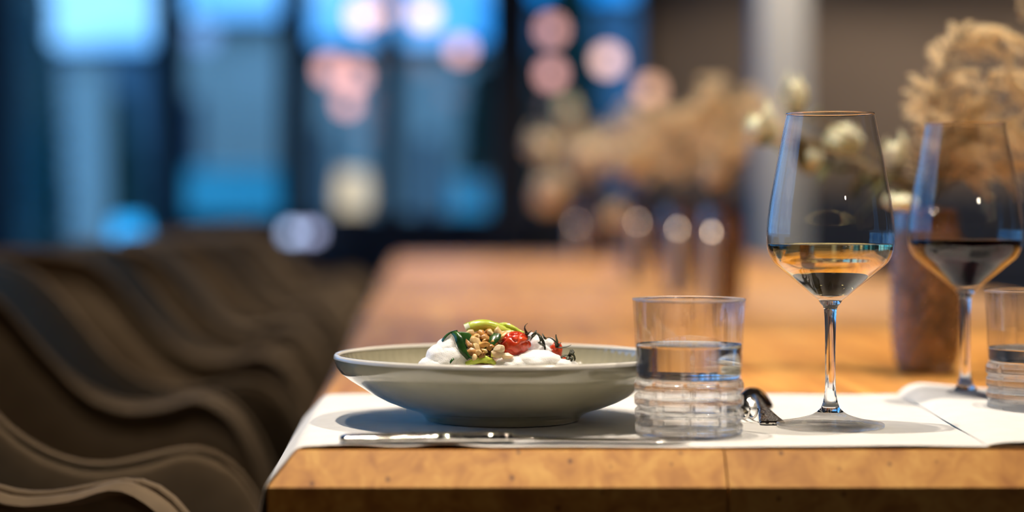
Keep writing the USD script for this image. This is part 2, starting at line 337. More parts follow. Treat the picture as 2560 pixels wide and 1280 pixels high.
# ------------------------------------------------------------------ table (boards run away from the camera)
YT0, YT1 = 1.389, 6.9; CH, DROP = 0.018, 0.022; XT0, XT1 = -0.080, 1.05
tb = thing('dining_table', 'long solid oak dining table with wide sloping edges', 'table', (0, 0, 0))
seams = [XT0 - CH, 0.198, 0.485, 0.79, XT1 + CH]
for k in range(4):
    a, c = seams[k] + (0.0006 if k else 0), seams[k + 1] - (0.0006 if k < 3 else 0)
    ta = XT0 if k == 0 else a; tc = XT1 if k == 3 else c
    ny = 60; yy = np.concatenate([[YT0 - CH], [YT0 - CH], np.linspace(YT0, YT1, ny), [YT1 + CH], [YT1 + CH]])
    top = np.array([T - 0.060, T - DROP] + [T] * ny + [T - DROP, T - 0.060])
    rows = []
    for y, z in zip(yy, top):
        wv = 0.0022 * math.sin(y * 3.1) if k == 0 else 0
        low = z < T - 0.001
        L = a + wv if (low or k) else ta + wv; R = c if (low or k < 3) else tc
        zl = z - (DROP if (k == 0 and not low) else 0); zr = z - (DROP if (k == 3 and not low) else 0)
        rows.append([(a + wv, y, T - 0.060), (a + wv, y, min(zl, z)), (L + (0 if k or low else 0), y, z), (R, y, z), (c, y, min(zr, z)), (c, y, T - 0.060)])
    m = grid(np.array(rows), close_v=True)
    c0 = trimesh.Trimesh(np.array(rows[0]), [[0, 1, 2], [0, 2, 3], [0, 3, 4], [0, 4, 5]], process=False); c1 = trimesh.Trimesh(np.array(rows[-1]), [[2, 1, 0], [3, 2, 0], [4, 3, 0], [5, 4, 0]], process=False)
    m = cat([m, c0, c1]); m.merge_vertices(); m.update_faces(m.nondegenerate_faces()); m.fix_normals()
    obj('plank', m, WOOD[k % 2], tb, smooth=18)
for yy in (2.3, 6.1):
    for xx in (0.10, 0.87):
        obj('leg', box(xx - 0.05, xx + 0.05, yy - 0.05, yy + 0.05, 0, T - 0.10, 0.005), BLACK_METAL, tb)
    obj('cross_rail', box(0.05, 0.92, yy - 0.04, yy + 0.04, T - 0.10, T - 0.0602, 0.004), BLACK_METAL, tb)


# ------------------------------------------------------------------ chairs
def make_chair(label, loc):
    t = thing('shell_chair', label, 'chair', loc, 0, 'shell chairs along the left side of the table')
    hx = PchipInterpolator([-0.30, -0.25, -0.16, -0.12, -0.06, 0.0, 0.05, 0.09, 0.13, 0.17, 0.20, 0.225, 0.26], [0.835, 0.835, 0.825, 0.80, 0.735, 0.682, 0.668, 0.672, 0.682, 0.665, 0.62, 0.55, 0.47])
    n = 121; ph = np.linspace(-PI, PI, n); q = ph / PI
    # plan of the rim: wrap round the back (-x), straight sides, open front
    ang = q * math.radians(146); cx, sx = np.cos(ang), np.sin(ang)
    px = np.where(cx > 0, -0.27 * np.abs(cx) ** 0.8, 0.29 * np.abs(cx) ** 0.85); py = 0.3 * np.sign(sx) * np.abs(sx) ** 0.55
    pz = hx(np.clip(px, -0.3, 0.26))
    rim = np.stack([px, py, pz], -1)
    bot = np.stack([px * 0.72 + 0.03, py * 0.70, np.full(n, 0.40)], -1)
    m_ = 16; v = np.linspace(0, 1, m_)[None, :, None]
    out = rim[:, None] * (1 - v) + bot[:, None] * v
    s = v[..., 0]; bulge = np.sin(PI * s) * 0.045
    nrm = np.stack([px / 0.29, py / 0.3, 0 * px], -1); nrm /= np.linalg.norm(nrm, axis=1)[:, None]
    out = out + bulge[..., None] * nrm[:, None] * 0.6
    th = 0.034; inn = out - nrm[:, None] * th * (0.25 + 0.75 * np.minimum(1, s * 6))[..., None]
    inn[:, :, 2] = np.maximum(inn[:, :, 2], 0.42)
    # rolled rim between the two skins
    roll = []
    for k in range(1, 6):
        a = PI * k / 6; roll.append(rim - nrm * (0.5 * 0.25 * th + 0.012) * (1 - math.cos(a)) * 0.9 + np.array([0, 0, 1]) * 0.012 * math.sin(a))
    ring = np.concatenate([inn[:, ::-1], np.stack(roll[::-1], 1), out], 1)
    sh = grid(ring); fr = []
    for e in (0, -1):
        loop = ring[e]; c = loop.mean(0); V = np.vstack([loop, c]); k = len(loop); fr.append(trimesh.Trimesh(V, [[i, (i + 1) % k, k] for i in range(k)], process=False))
    obj('shell', cat([sh] + fr), CHAIR, t, smooth=50)
    a = np.linspace(0, 2 * PI, 64, endpoint=False); ex = 0.235 * np.sign(np.cos(a)) * np.abs(np.cos(a)) ** 0.6; ey = 0.225 * np.sign(np.sin(a)) * np.abs(np.sin(a)) ** 0.6
    pr = [(0.6, 0.385), (0.92, 0.40), (1.0, 0.43), (1.0, 0.455), (0.93, 0.478), (0.7, 0.49), (0.0, 0.493)]
    P = np.stack([np.stack([ex * k + 0.02, ey * k, np.full(64, z)], -1) for k, z in [(0.0, 0.385)] + pr], 1)
    cu = grid(P, close_u=True); cu.merge_vertices(); cu.update_faces(cu.nondegenerate_faces()); obj('seat_cushion', cu, CHAIR, t, smooth=50)
    pip = curve(np.array(rim[::4]) + [0, 0, 0.012] - nrm[::4] * 0.006, 120); obj('piping', tube(pip, 0.004, 6), CHAIR, t, smooth=60)
    for sx_ in (-1, 1):
        for sy_ in (-1, 1):
            obj('leg', tube([(0.02 + 0.12 * sx_, 0.12 * sy_, 0.40), (0.02 + 0.21 * sx_, 0.21 * sy_, 0.0)], [0.014, 0.009], 10), BLACK_METAL, t)
    return t


CX, PITCH, Y0 = -0.36, 0.774, 2.17
ch_lab = ['olive-brown upholstered shell chair nearest the camera, only its arm in the bottom left corner', 'olive-brown upholstered shell chair beside the place setting, cut by the left edge',
          'olive-brown shell chair in the row, third from the camera', 'olive-brown shell chair in the row, fourth from the camera', 'olive-brown shell chair in the row, fifth from the camera',
          'olive-brown shell chair in the row, sixth from the camera', 'olive-brown shell chair in the row, next to last before the table end', 'olive-brown shell chair at the far end of the row beside the table']
chair0 = make_chair(ch_lab[0], (CX, Y0 - PITCH, 0))
for k in range(1, 8): dup(chair0, (CX, Y0 + (k - 1) * PITCH, 0), [0, 0.075, 0.02, 0.05, -0.01, 0.03, 0.0, 0.02][k], ch_lab[k])


# ------------------------------------------------------------------ place mats
def cloth(P, th):
    """sheet P (nu,nv,3) given a thickness"""
    m = grid(P); m.fix_normals(); n = np.array(m.vertex_normals).reshape(P.shape)
    if n[..., 2].mean() < 0: n = -n
    Q = P + n * th; lo = P
    ring = np.concatenate([Q, lo[:, ::-1]], 1); s = grid(ring, close_v=True)
    ends = []
    for e in (0, -1):
        A, B = Q[e], lo[e]; ends.append(grid(np.stack([A, B], 0)))
    out = cat([s] + ends); out.merge_vertices(1e-9); out.fix_normals(); return out


ny = 70; yv = np.linspace(YT0 + 0.004, 1.786, ny)
sl = np.concatenate([np.linspace(-0.16, 0, 50), np.linspace(0, 0.60, 140)[1:]])       # arc length from the table's left edge
rows = []
for s in sl:
    e = 0.0012
    if s >= 0: x, z = XT0 + s, e
    else:
        u = -s; L = math.hypot(CH, DROP) + 0.002
        if u < L: x, z = XT0 - CH * u / L * 1.08, e - DROP * u / L
        else: x, z = XT0 - CH * 1.08 - 0.0030 * min(1, (u - L) / 0.02) - 0.0006 * math.sin((u - L) * 60), e - DROP - (u - L)
    dy = -0.021 * min(1.0, max(0.0, -s / 0.03)); rows.append([(x + 0.0022 * math.sin(y * 3.1), y + dy * math.exp(-(y - yv[0]) / 0.05), z) for y in yv])
P = np.array(rows)
for _ in range(2): P[1:-1] = (P[:-2] + 2 * P[1:-1] + P[2:]) / 4
fy = np.clip((yv - yv[0]) / 0.05, 0, 1)
lift = 0.0030 * np.exp(-((P[:, :1, 0] - 0.0144) / 0.018) ** 2) * np.exp(-fy * 3) + 0.0016 * np.exp(-((P[:, :1, 0] + 0.045) / 0.022) ** 2) * np.exp(-fy * 2) + 0.0012 * np.exp(-((P[:, :1, 0] - 0.32) / 0.04) ** 2) * np.exp(-fy * 2)
top_ok = (P[:, :1, 0] > XT0 - 0.004)
P[..., 2] += lift * top_ok + 0.0003 * np.sin(P[..., 0] * 40 + P[..., 1] * 30) * top_ok
P[..., 2] += T
m1 = obj('place_mat', cloth(P, 0.0007), LINEN, None, smooth=50); tag(m1, 'white linen place mat under the bowl, hanging over the table edge', 'place mat', 'white place mats')
xv = np.linspace(0.372, 1.02, 120); rows = []
for x in xv:
    u = x - xv[0]; rows.append([(x + 0.03 * (y - yv[0]) / 0.4 * math.exp(-u / 0.1), y, T + 0.0024 + (0.0022 + 0.0058 * ((y - yv[0]) / 0.39) ** 1.3) * (u / 0.026) * math.exp(1 - u / 0.026) + 0.0014 * math.exp(-((u - 0.09) / 0.05) ** 2) * ((y - yv[0]) / 0.39)) for y in yv])
m2 = obj('place_mat', cloth(np.array(rows), 0.0007), LINEN, None, smooth=50); tag(m2, 'white place mat at the right with a raised left edge under the red wine', 'place mat', 'white place mats')
MAT = T + 0.0021

# ------------------------------------------------------------------ bowl
BW = (0.0594, 1.567, MAT)
bowl = thing('bowl', 'wide shallow sage grey ceramic bowl on white mat', 'bowl', BW)
rib = lambda th, R, Z, i: R - np.where((i > 22) & (i < 34), 0.00045 * np.cos(th * 96), 0)
outer = [(0, 0.0015), (0.046, 0.0015), (0.050, 0.0), (0.0553, 0.0002), (0.0572, 0.0012), (0.0580, 0.003), (0.0600, 0.0052), (0.0668, 0.0082), (0.0763, 0.0112), (0.0863, 0.0150), (0.0965, 0.0202), (0.1059, 0.0262), (0.1130, 0.0305), (0.1189, 0.0350), (0.1222, 0.0395), (0.1240, 0.0440), (0.1245, 0.0465)]
lip = [(0.1243, 0.0478), (0.1236, 0.0486), (0.1225, 0.0488), (0.1216, 0.0484), (0.1210, 0.0474)]
inner = [(0.1206, 0.046), (0.1190, 0.0425), (0.116, 0.0375), (0.111, 0.0335), (0.104, 0.029), (0.096, 0.0245), (0.087, 0.0200), (0.077, 0.0162), (0.066, 0.0130), (0.05, 0.0105), (0.03, 0.0095), (0, 0.0092)]
obj('body', lathe(outer + inner[:0] + [lip[0]] + lip[1:] + inner, 384, rib), GLAZE, bowl, smooth=60)
obj('rim_band', lathe([(0.12475, 0.0462), (0.1246, 0.0479), (0.1238, 0.0490), (0.1225, 0.0493), (0.1213, 0.0488), (0.1207, 0.0474), (0.1212, 0.0470), (0.1225, 0.0475), (0.1240, 0.0465), (0.12475, 0.0462)], 200), RIM, bowl, smooth=60, label='pale glazed rim')


# ------------------------------------------------------------------ wine glasses
def make_wine(label, loc):
    t = thing('wine_glass', label, 'wine glass', loc, 0, 'stemmed wine glasses')
    zo = np.array([0.0905, 0.098, 0.110, 0.1188, 0.1285, 0.139, 0.1587, 0.183, 0.205, 0.224]); ro = np.array([0.0085, 0.0172, 0.0316, 0.0411, 0.0448, 0.0452, 0.0432, 0.0390, 0.0348, 0.0310])
    fz = PchipInterpolator(zo, ro); zz = np.linspace(0.0905, 0.224, 60)
    outw = [(fz(z), z) for z in zz]
    w = 0.0008; inw = [(max(fz(z) - w, 0.0003), z) for z in zz[::-1] if z > 0.1305]
    rimr = [(0.0310 - w * 0.15, 0.2243), (0.0310 - w * 0.5, 0.2245), (0.0310 - w * 0.85, 0.2243)]
    obj('bowl', lathe([(0.0, 0.0905)] + outw + rimr[:0] + inw, 128), THIN, t, smooth=60)
    obj('rim', lathe([(0.0310 + 0.0007 * math.cos(k * PI / 5), 0.2240 + 0.0007 * math.sin(k * PI / 5)) for k in range(11)], 128), CRYSTAL, t, smooth=60)
    stem = [(0, 0.0904), (0.0084, 0.0904), (0.0072, 0.0885), (0.0052, 0.0862), (0.0046, 0.084), (0.0041, 0.078), (0.0038, 0.068), (0.00365, 0.055), (0.00365, 0.04), (0.0038, 0.030), (0.0043, 0.0225), (0.0052, 0.0178)]
    foot = [(0.0067, 0.0136), (0.0094, 0.0109), (0.0127, 0.0089), (0.0175, 0.0072), (0.023, 0.0057), (0.030, 0.0044), (0.0365, 0.0034), (0.0380, 0.0028), (0.0384, 0.0019), (0.0380, 0.0008), (0.0370, 0.0), (0.034, 0.0002), (0.02, 0.0010), (0, 0.0014)]
    obj('stem', lathe((stem + foot[:2] + [(0, 0.0109)])[::-1], 64), CRYSTAL, t, smooth=60)
    obj('foot', lathe(([(0, 0.01085)] + foot[1:])[::-1], 128), FOOT, t, smooth=60)
    return t, fz


g0, fz = make_wine('tall stemmed glass of white wine, in focus at the front', (0.2924, 1.518, MAT))
g1 = dup(g0, (0.4369, 1.705, MAT), 0.4, 'stemmed glass of red wine behind the white wine')


def wine(name, label, loc, mtl, level):
    zz = np.linspace(0.0945, level, 26); pr = [(0, 0.0925)] + [(max(fz(z) - 0.0009, 0.001), z) for z in zz] + [(fz(level) - 0.0012, level + 0.0004), (fz(level) - 0.003, level), (0, level - 0.0001)]
    m = obj(name, moved(lathe(pr, 128), loc), mtl, None, smooth=50); tag(m, label, 'wine')


wine('white_wine', 'pale white wine filling the lower bowl of the front glass', (0.2924, 1.518, MAT), WHITE_WINE, 0.1306)
wine('red_wine', 'dark red wine filling the lower bowl of the rear glass', (0.4369, 1.705, MAT), RED_WINE, 0.1306)


# ------------------------------------------------------------------ tumblers
def make_tumbler(label, loc, rot):
    t = thing('tumbler', label, 'tumbler', loc, rot, 'cut glass water tumblers')
    base = PchipInterpolator([0, 0.003, 0.035, 0.06, 0.0942], [0.0338, 0.0352, 0.0362, 0.0372, 0.0390])
    ZB = 0.0385
    zb, zw = np.linspace(0.0012, ZB, 70), np.linspace(ZB, 0.0925, 60)
    pb = [(0, 0.0008), (0.025, 0.0008), (0.0325, 0.0)] + [(float(base(z)), z) for z in zb] + [(0.030, ZB), (0, ZB)]
    pw = [(float(base(z)), z) for z in zw] + [(0.0389, 0.0934)]
    pi = [(0.0371, 0.0934), (0.0366, 0.08), (0.0358, 0.064)]

    def rf(th, R, Z, i):
        edge = (R > 0.032) & (Z > 0.001) & (R > base(Z) - 1e-6); low = Z < ZB - 1e-6; rings = 0
        for zc in (0.0, 0.0098, 0.0196, 0.0294): rings = rings + np.exp(-((Z - zc) / 0.0014) ** 2)
        a = (th * 10 / (2 * PI)) % 1.0; g = np.minimum(a, 1 - a) * 2 * PI / 10 * 0.037; cut = np.exp(-(g / 0.0016) ** 2); flat = (np.cos((a - 0.5) * 2 * PI / 10) - 1) * 0.037
        top = np.clip((0.090 - Z) / 0.014, 0, 1); top = top * top * (3 - 2 * top); foot = np.clip((ZB - Z) / 0.0025, 0, 1)
        return R + np.where(edge, np.where(low, (0.0016 - rings * 0.0021 - cut * 0.0019) * foot, (-cut * 0.0009 + flat * 0.35) * top * np.clip((Z - ZB) / 0.004, 0, 1)), 0)
    obj('base', lathe(pb, 320, rf), CUT, t, smooth=30)
    obj('wall', lathe(pw + pi, 320, rf), WALL, t, smooth=50)
    obj('rim', lathe([(0.0380 + 0.0011 * math.cos(k * PI / 6), 0.0936 + 0.0009 * math.sin(k * PI / 6)) for k in range(13)], 160), CUT, t, smooth=60)
    return t


T1, T2 = (0.1844, 1.465, MAT), (0.4678, 1.613, MAT)
tm = make_tumbler('cut glass tumbler of water in front of the bowl', T1, 0.12)
dup(tm, T2, 0.5, 'cut glass tumbler cut off by the right picture edge')


def water(loc, level, label):
    fr = PchipInterpolator([0.035, 0.06, 0.08], [0.0348, 0.0361, 0.0367]); pr = [(0, 0.0390), (0.032, 0.0390), (0.0342, 0.0396)] + [(float(fr(z)), z) for z in np.linspace(0.0415, level, 14)] + [(float(fr(level)) - 0.0004, level + 0.0007), (float(fr(level)) - 0.002, level), (0, level)]
    m = obj('water', moved(lathe(pr, 128), loc), WATER, None, smooth=50); tag(m, label, 'water')


water(T1, 0.0622, 'clear water filling two thirds of the front tumbler')
water(T2, 0.050, 'clear water in the tumbler at the right picture edge')


# ------------------------------------------------------------------ cutlery
def strip(stations, n=20):
    """solid lofted along stations (x, half width, half thickness, z): rounded cross-section, along x"""
    P = []
    a = np.linspace(0, 2 * PI, n, endpoint=False)
    for x, w, h, z in stations:
        P.append(np.stack([np.full(n, x), w * np.sign(np.cos(a)) * np.abs(np.cos(a)) ** 0.8, z + h * np.sign(np.sin(a)) * np.abs(np.sin(a)) ** 0.8], -1))
    P = np.array(P); P = np.concatenate([np.repeat(P[:1].mean(1, keepdims=True), n, 1), P, np.repeat(P[-1:].mean(1, keepdims=True), n, 1)], 0)
    m = grid(P, close_v=True); m.merge_vertices(); m.update_faces(m.nondegenerate_faces()); m.fix_normals(); return m


def dense(st, n):
    st = np.array(st, float); f = PchipInterpolator(st[:, 0], st[:, 1:]); x = np.linspace(st[0, 0], st[-1, 0], n); return np.column_stack([x, f(x)])


kn = thing('knife', 'steel table knife with hammered handle lying along the front edge', 'knife', (-0.0545, 1.409, MAT), 0.006)
obj('handle', strip(dense([(0, 0.0085, 0.0018, 0.0034), (0.004, 0.0100, 0.0028, 0.0036), (0.03, 0.0098, 0.0032, 0.0038), (0.07, 0.0085, 0.0034, 0.0040), (0.10, 0.0068, 0.0036, 0.0042), (0.115, 0.0062, 0.0034, 0.0042)], 60), 28), HAMMERED, kn, label='hammered steel handle')
obj('blade', strip(dense([(0.113, 0.006, 0.0030, 0.0040), (0.122, 0.0075, 0.0014, 0.0036), (0.135, 0.0098, 0.0010, 0.0030), (0.19, 0.0098, 0.0008, 0.0024), (0.215, 0.0085, 0.0007, 0.0020), (0.228, 0.0055, 0.0006, 0.0017), (0.233, 0.001, 0.0004, 0.0016)], 50), 16), STEEL, kn)

sp = thing('spoon', 'dessert spoon lying face down between tumbler and wine glass', 'spoon', (0.253, 1.530, MAT), PI / 2 - 0.06)
obj('handle', strip(dense([(0, 0.0085, 0.0006, 0.0012), (0.003, 0.0092, 0.0011, 0.0016), (0.03, 0.0072, 0.0012, 0.0032), (0.07, 0.0040, 0.0014, 0.0062), (0.11, 0.0025, 0.0016, 0.0090), (0.128, 0.0026, 0.0016, 0.0095)], 60), 20), HAMMERED, sp, label='hammered handle')
nu, nv = 28, 40; P = []
for i in range(nu):
    r = i / (nu - 1); a = np.linspace(0, 2 * PI, nv, endpoint=False); ex = np.cos(a); w = 0.0155 * (1 - 0.18 * ex)
    P.append(np.stack([0.150 + 0.025 * r * ex, w * r * np.sin(a), np.full(nv, 0.0135 * (1 - r ** 2.2) + 0.0012)], -1))
P = np.array(P); Q = P - np.array([0, 0, 0.0009]); Q[-1] = P[-1]
bo = cat([grid(P, close_v=True), grid(Q[::-1], close_v=True)]); bo.merge_vertices(1e-7); bo.update_faces(bo.nondegenerate_faces()); bo.fix_normals()
obj('spoon_bowl', bo, STEEL, sp, smooth=60)

fk = thing('fork', 'dessert fork with curved tines half hidden behind the tumbler', 'fork', (0.2365, 1.548, MAT), PI / 2 + 0.02)
obj('handle', strip(dense([(0.058, 0.0025, 0.0016, 0.0072), (0.08, 0.0024, 0.0016, 0.0066), (0.12, 0.0040, 0.0013, 0.0040), (0.16, 0.0072, 0.0012, 0.0022), (0.178, 0.0090, 0.0010, 0.0014), (0.181, 0.0082, 0.0006, 0.0012)], 60), 20), HAMMERED, fk, label='hammered handle')
obj('neck', strip(dense([(0.036, 0.0095, 0.0010, 0.0030), (0.044, 0.0092, 0.0011, 0.0045), (0.052, 0.0055, 0.0014, 0.0066), (0.060, 0.0025, 0.0016, 0.0072)], 24), 16), STEEL, fk)
for k in range(4):
    o = (k - 1.5) * 0.0056
    pts = curve([(0.038, o, 0.0032), (0.026, o * 1.02, 0.0016), (0.012, o * 1.03, 0.0030), (0.0, o * 1.04, 0.0100)], 20); obj('tine', tube(pts, np.linspace(0.0016, 0.0007, 20), 8, flat=0.8), STEEL, fk, smooth=60)

# ------------------------------------------------------------------ food
FOOD = 1.567


def fp(px, py, dy=0.0):
    """a point of the dish seen at a pixel, dy metres in front of (-) or behind (+) the bowl's centre"""
    return at(px, py, FOOD + dy)


FOAM = mat('milk_foam', {'tc': ('texture_coordinate', {}), 'v': ('voronoi_texture', {'scale': 1100.0}), 'r': ('rgb_ramp', {'ramp': [(0.08, (0, 0, 0)), (0.45, (1, 1, 1))]}), 'b': ('bump', {'strength': 0.35, 'distance': 0.0004}),
            'p': ('principled_bsdf', {'base_color': (0.93, 0.92, 0.90), 'roughness': 0.5, 'subsurface_weight': 0.5, 'subsurface_radius': (1.0, 0.9, 0.8), 'subsurface_scale': 0.002})},
           [('tc.object', 'v.vector'), ('v.distance', 'r.fac'), ('r.color', 'b.height'), ('b.normal', 'p.normal')])
TOMATO = noisy('tomato_skin', (0.55, 0.030, 0.014), (0.72, 0.085, 0.022), 90, 0.16, bump=0.25, bscale=160, bdist=0.001, coat_weight=0.5, subsurface_weight=0.15, subsurface_scale=0.003)
CALYX = noisy('charred_calyx', (0.012, 0.016, 0.008), (0.05, 0.055, 0.025), 200, 0.5)
ONION = noisy('spring_onion', (0.42, 0.55, 0.045), (0.62, 0.72, 0.13), 60, 0.22, stretch=(1, 4, 4), bump=0.2, bscale=300, bdist=0.0006, subsurface_weight=0.2, subsurface_scale=0.002)
ONION_CUT = plain('spring_onion_cut', (0.80, 0.84, 0.66), 0.3)
GREENS = noisy('wilted_greens', (0.012, 0.045, 0.012), (0.04, 0.12, 0.02), 120, 0.22, bump=0.3, bscale=300, bdist=0.0006)
NUTS = [noisy('nut_pale', (0.74, 0.48, 0.20), (0.86, 0.68, 0.38), 150, 0.35), noisy('nut_golden', (0.55, 0.24, 0.05), (0.80, 0.50, 0.16), 150, 0.35), noisy('nut_toasted', (0.22, 0.085, 0.02), (0.62, 0.32, 0.09), 180, 0.35)]
CHEESE = noisy('pale_cheese', (0.74, 0.55, 0.33), (0.84, 0.72, 0.52), 80, 0.4, subsurface_weight=0.2, subsurface_scale=0.002)
GRAIN = noisy('dark_grain', (0.10, 0.045, 0.018), (0.26, 0.13, 0.05), 160, 0.5)


def blob(c, r, seed, amp=0.25, freq=1.6, sub=4, squash=(1, 1, 1)):
    m = trimesh.creation.icosphere(sub, 1.0); v = np.array(m.vertices); d = 1 + amp * (fbm(v * freq + 7 + seed * 3.1, 4, seed) - 0.5) * 2
    m.vertices = v * d[:, None] * r * np.array(squash) + np.array(c); return m


def mound(blobs, seed, amp=0.0012):
    import manifold3d
    ms = []
    for m in blobs:
        m.fix_normals(); ms.append(manifold3d.Manifold(manifold3d.Mesh(np.asarray(m.vertices, np.float32), np.asarray(m.faces, np.uint32))))
    u = manifold3d.Manifold.batch_boolean(ms, manifold3d.OpType.Add).refine_to_length(0.0022); mm = u.to_mesh(); m = trimesh.Trimesh(mm.vert_properties[:, :3], mm.tri_verts)
    trimesh.smoothing.filter_taubin(m, iterations=14); v = np.array(m.vertices); m.vertices = v + m.vertex_normals * (amp * (fbm(v * 260, 3, seed) - 0.5) * 2)[:, None]; return m


BZ = MAT + 0.0095
# bed of grain under everything
bed = mound([blob(fp(1215, 935), 0.030, 2, 0.2, squash=(1.25, 0.9, 0.62)), blob(fp(1215, 880, 0.004), 0.015, 3, 0.2, squash=(1.0, 0.9, 0.85)), blob(fp(1330, 925), 0.022, 4, 0.2, squash=(1.4, 0.9, 0.6))], 5, 0.002)
bed.vertices[:, 2] = np.maximum(bed.vertices[:, 2], BZ + 0.0012)
tag(obj('grain_bed', bed, GRAIN, None, smooth=60, kind='stuff'), 'dark cooked grain under the nuts in the bowl', 'grain')
fl = mound([blob(fp(1125, 903, -0.012), 0.016, 11, 0.12, squash=(1.15, 1, 0.9)), blob(fp(1137, 866, -0.010), 0.0120, 12, 0.10, squash=(0.72, 0.8, 0.95)), blob(fp(1124, 886, -0.012), 0.0125, 15, 0.1, squash=(1.0, 0.9, 1.0)), blob(fp(1148, 888, -0.012), 0.0105, 16, 0.1), blob(fp(1106, 900, -0.013), 0.0125, 17, 0.1), blob(fp(1100, 916, -0.014), 0.014, 13, 0.12, squash=(1.2, 1, 0.6)), blob(fp(1160, 905, -0.012), 0.009, 14, 0.12)], 6, 0.0007)
fl.vertices[:, 2] = np.maximum(fl.vertices[:, 2], BZ + 0.001)
tag(obj('milk_foam', fl, FOAM, None, smooth=60, kind='stuff'), 'tall peak of white foam at the left of the dish', 'foam')
fr_ = mound([blob(fp(1290, 915, -0.02), 0.011, 21, 0.12, squash=(1.5, 1, 0.7)), blob(fp(1345, 908, -0.018), 0.014, 22, 0.12, squash=(1.3, 1, 0.7)), blob(fp(1346, 875, -0.004), 0.0085, 23, 0.15, squash=(0.8, 0.8, 1.3)), blob(fp(1395, 915, -0.018), 0.010, 24, 0.12, squash=(1.5, 1, 0.6)), blob(fp(1362, 892, -0.008), 0.0085, 25, 0.15, squash=(0.9, 0.8, 1.0)), blob(fp(1332, 850, 0.0), 0.0045, 26, 0.15, squash=(0.9, 0.8, 1.2)), blob(fp(1375, 862, -0.004), 0.005, 27, 0.15)], 7, 0.0007)
fr_.vertices[:, 2] = np.maximum(fr_.vertices[:, 2], BZ + 0.001)
tag(obj('milk_foam', fr_, FOAM, None, smooth=60, kind='stuff'), 'low spread of white foam around the tomatoes', 'foam')


def tomato(px, py, dy, r, seed, label, squash=(1, 1, 0.92), calyx=None):
    c = fp(px, py, dy); t = thing('cherry_tomato', label, 'tomato', c, 0, 'roasted cherry tomatoes in the bowl')
    m = blob((0, 0, 0), r, seed, 0.16, 1.5, 4, squash); v = np.array(m.vertices); rid = np.abs(fbm(v / r * 1.15 + seed, 2, seed + 9) - 0.5); m.vertices = v * (1 - 0.11 * np.exp(-(rid / 0.05) ** 2))[:, None]
    obj('flesh', m, TOMATO, t, smooth=60)
    if calyx:
        for pts in calyx:
            pl = np.array([fp(x, y, dy + z) for x, y, z in pts]) - c
            obj('sepal', tube(curve(pl, 14), np.interp(np.linspace(0, 1, 14), [0, 0.3, 1], [0.0009, 0.0014, 0.0003]), 7, flat=0.5), CALYX, t, smooth=60, label='blackened curled sepal')
    return t


tomato(1288, 861, -0.014, 0.0105, 31, 'wrinkled red roasted cherry tomato in the middle of the dish', (1.05, 0.9, 0.92), [[(1316, 842, 0), (1316, 832, -0.001), (1312, 822, -0.002), (1319, 808, -0.001)], [(1316, 838, 0), (1322, 832, -0.003), (1330, 826, -0.003)], [(1318, 842, 0), (1322, 846, -0.005), (1316, 852, -0.006)]])
tomato(1388, 880, -0.006, 0.0072, 32, 'half covered roasted cherry tomato to the right under dried sepals', (0.8, 0.9, 1.15), [[(1392, 868, -0.006), (1394, 858, -0.008), (1391, 846, -0.007), (1390, 836, -0.006)], [(1390, 867, -0.006), (1404, 869, -0.009), (1416, 867, -0.009), (1428, 862, -0.008)], [(1390, 866, -0.006), (1386, 852, -0.009), (1376, 845, -0.008), (1364, 846, -0.006)], [(1393, 866, -0.005), (1398, 860, -0.008), (1403, 856, -0.006)], [(1364, 848, -0.006), (1360, 842, -0.008), (1356, 834, -0.006)]])
tomato(1404, 903, -0.014, 0.0052, 33, 'small piece of roasted tomato at the right end of the foam', (1.35, 1, 0.62))
# loose dried vines
for lab, segs in (('charred tomato vine arching over the foam', [[(1330, 840, -0.012), (1337, 832, -0.014), (1341, 826, -0.013)], [(1339, 834, -0.013), (1330, 844, -0.015), (1326, 851, -0.015)], [(1339, 832, -0.013), (1350, 840, -0.014), (1356, 850, -0.013), (1362, 868, -0.012), (1366, 885, -0.014), (1374, 900, -0.016)], [(1345, 836, -0.013), (1352, 848, -0.016), (1349, 856, -0.017)], [(1347, 856, -0.014), (1356, 862, -0.016), (1362, 866, -0.013)]]),
                  ('charred tomato stalk with curled sepals at the right rim side', [[(1392, 900, -0.018), (1404, 893, -0.019), (1414, 888, -0.019), (1422, 890, -0.019)], [(1422, 890, -0.019), (1430, 884, -0.021), (1436, 892, -0.021), (1434, 904, -0.020)], [(1422, 890, -0.019), (1420, 900, -0.022), (1428, 908, -0.021)], [(1424, 890, -0.019), (1427, 882, -0.018), (1426, 874, -0.017)], [(1428, 888, -0.019), (1432, 880, -0.018), (1430, 873, -0.017)], [(1424, 892, -0.019), (1429, 899, -0.023), (1426, 907, -0.022)]])):
    c = fp(*segs[0][0][:2], segs[0][0][2]); t = thing('tomato_vine', lab, 'vine', c, 0, 'charred tomato vines')
    for k, s in enumerate(segs):
        obj('stalk' if k == 0 else 'sepal', tube(curve(np.array([fp(*q[:2], q[2]) for q in s]) - c, 14), np.interp(np.linspace(0, 1, 14), [0, 0.4, 1], [0.0011, 0.0015, 0.0004]), 7, flat=0.6), CALYX, t, smooth=60)


def onion(label, pts, rad, cut=True):
    P = curve([fp(*q) for q in pts], 40); c = P[0].copy(); t = thing('spring_onion', label, 'spring onion', c, 0, 'spring onion pieces in the bowl')
    r = np.interp(np.linspace(0, 1, 40), np.linspace(0, 1, len(rad)), rad)
    m = tube(P - c, r, 22, flat=0.95); v = np.array(m.vertices); m.vertices = v + 0.00035 * np.sin(v[:, 1:2] * 9000) * np.array([0, 0.6, 1.0])
    obj('stalk', m, ONION, t, smooth=60)
    if cut:
        obj('cut_end', tube(np.stack([P[0] - c - (P[1] - P[0]) * 0.5, P[3] - c]), [rad[0] * 1.02, rad[0] * 1.04], 22, flat=0.95), ONION_CUT, t, smooth=60, label='pale cut end')


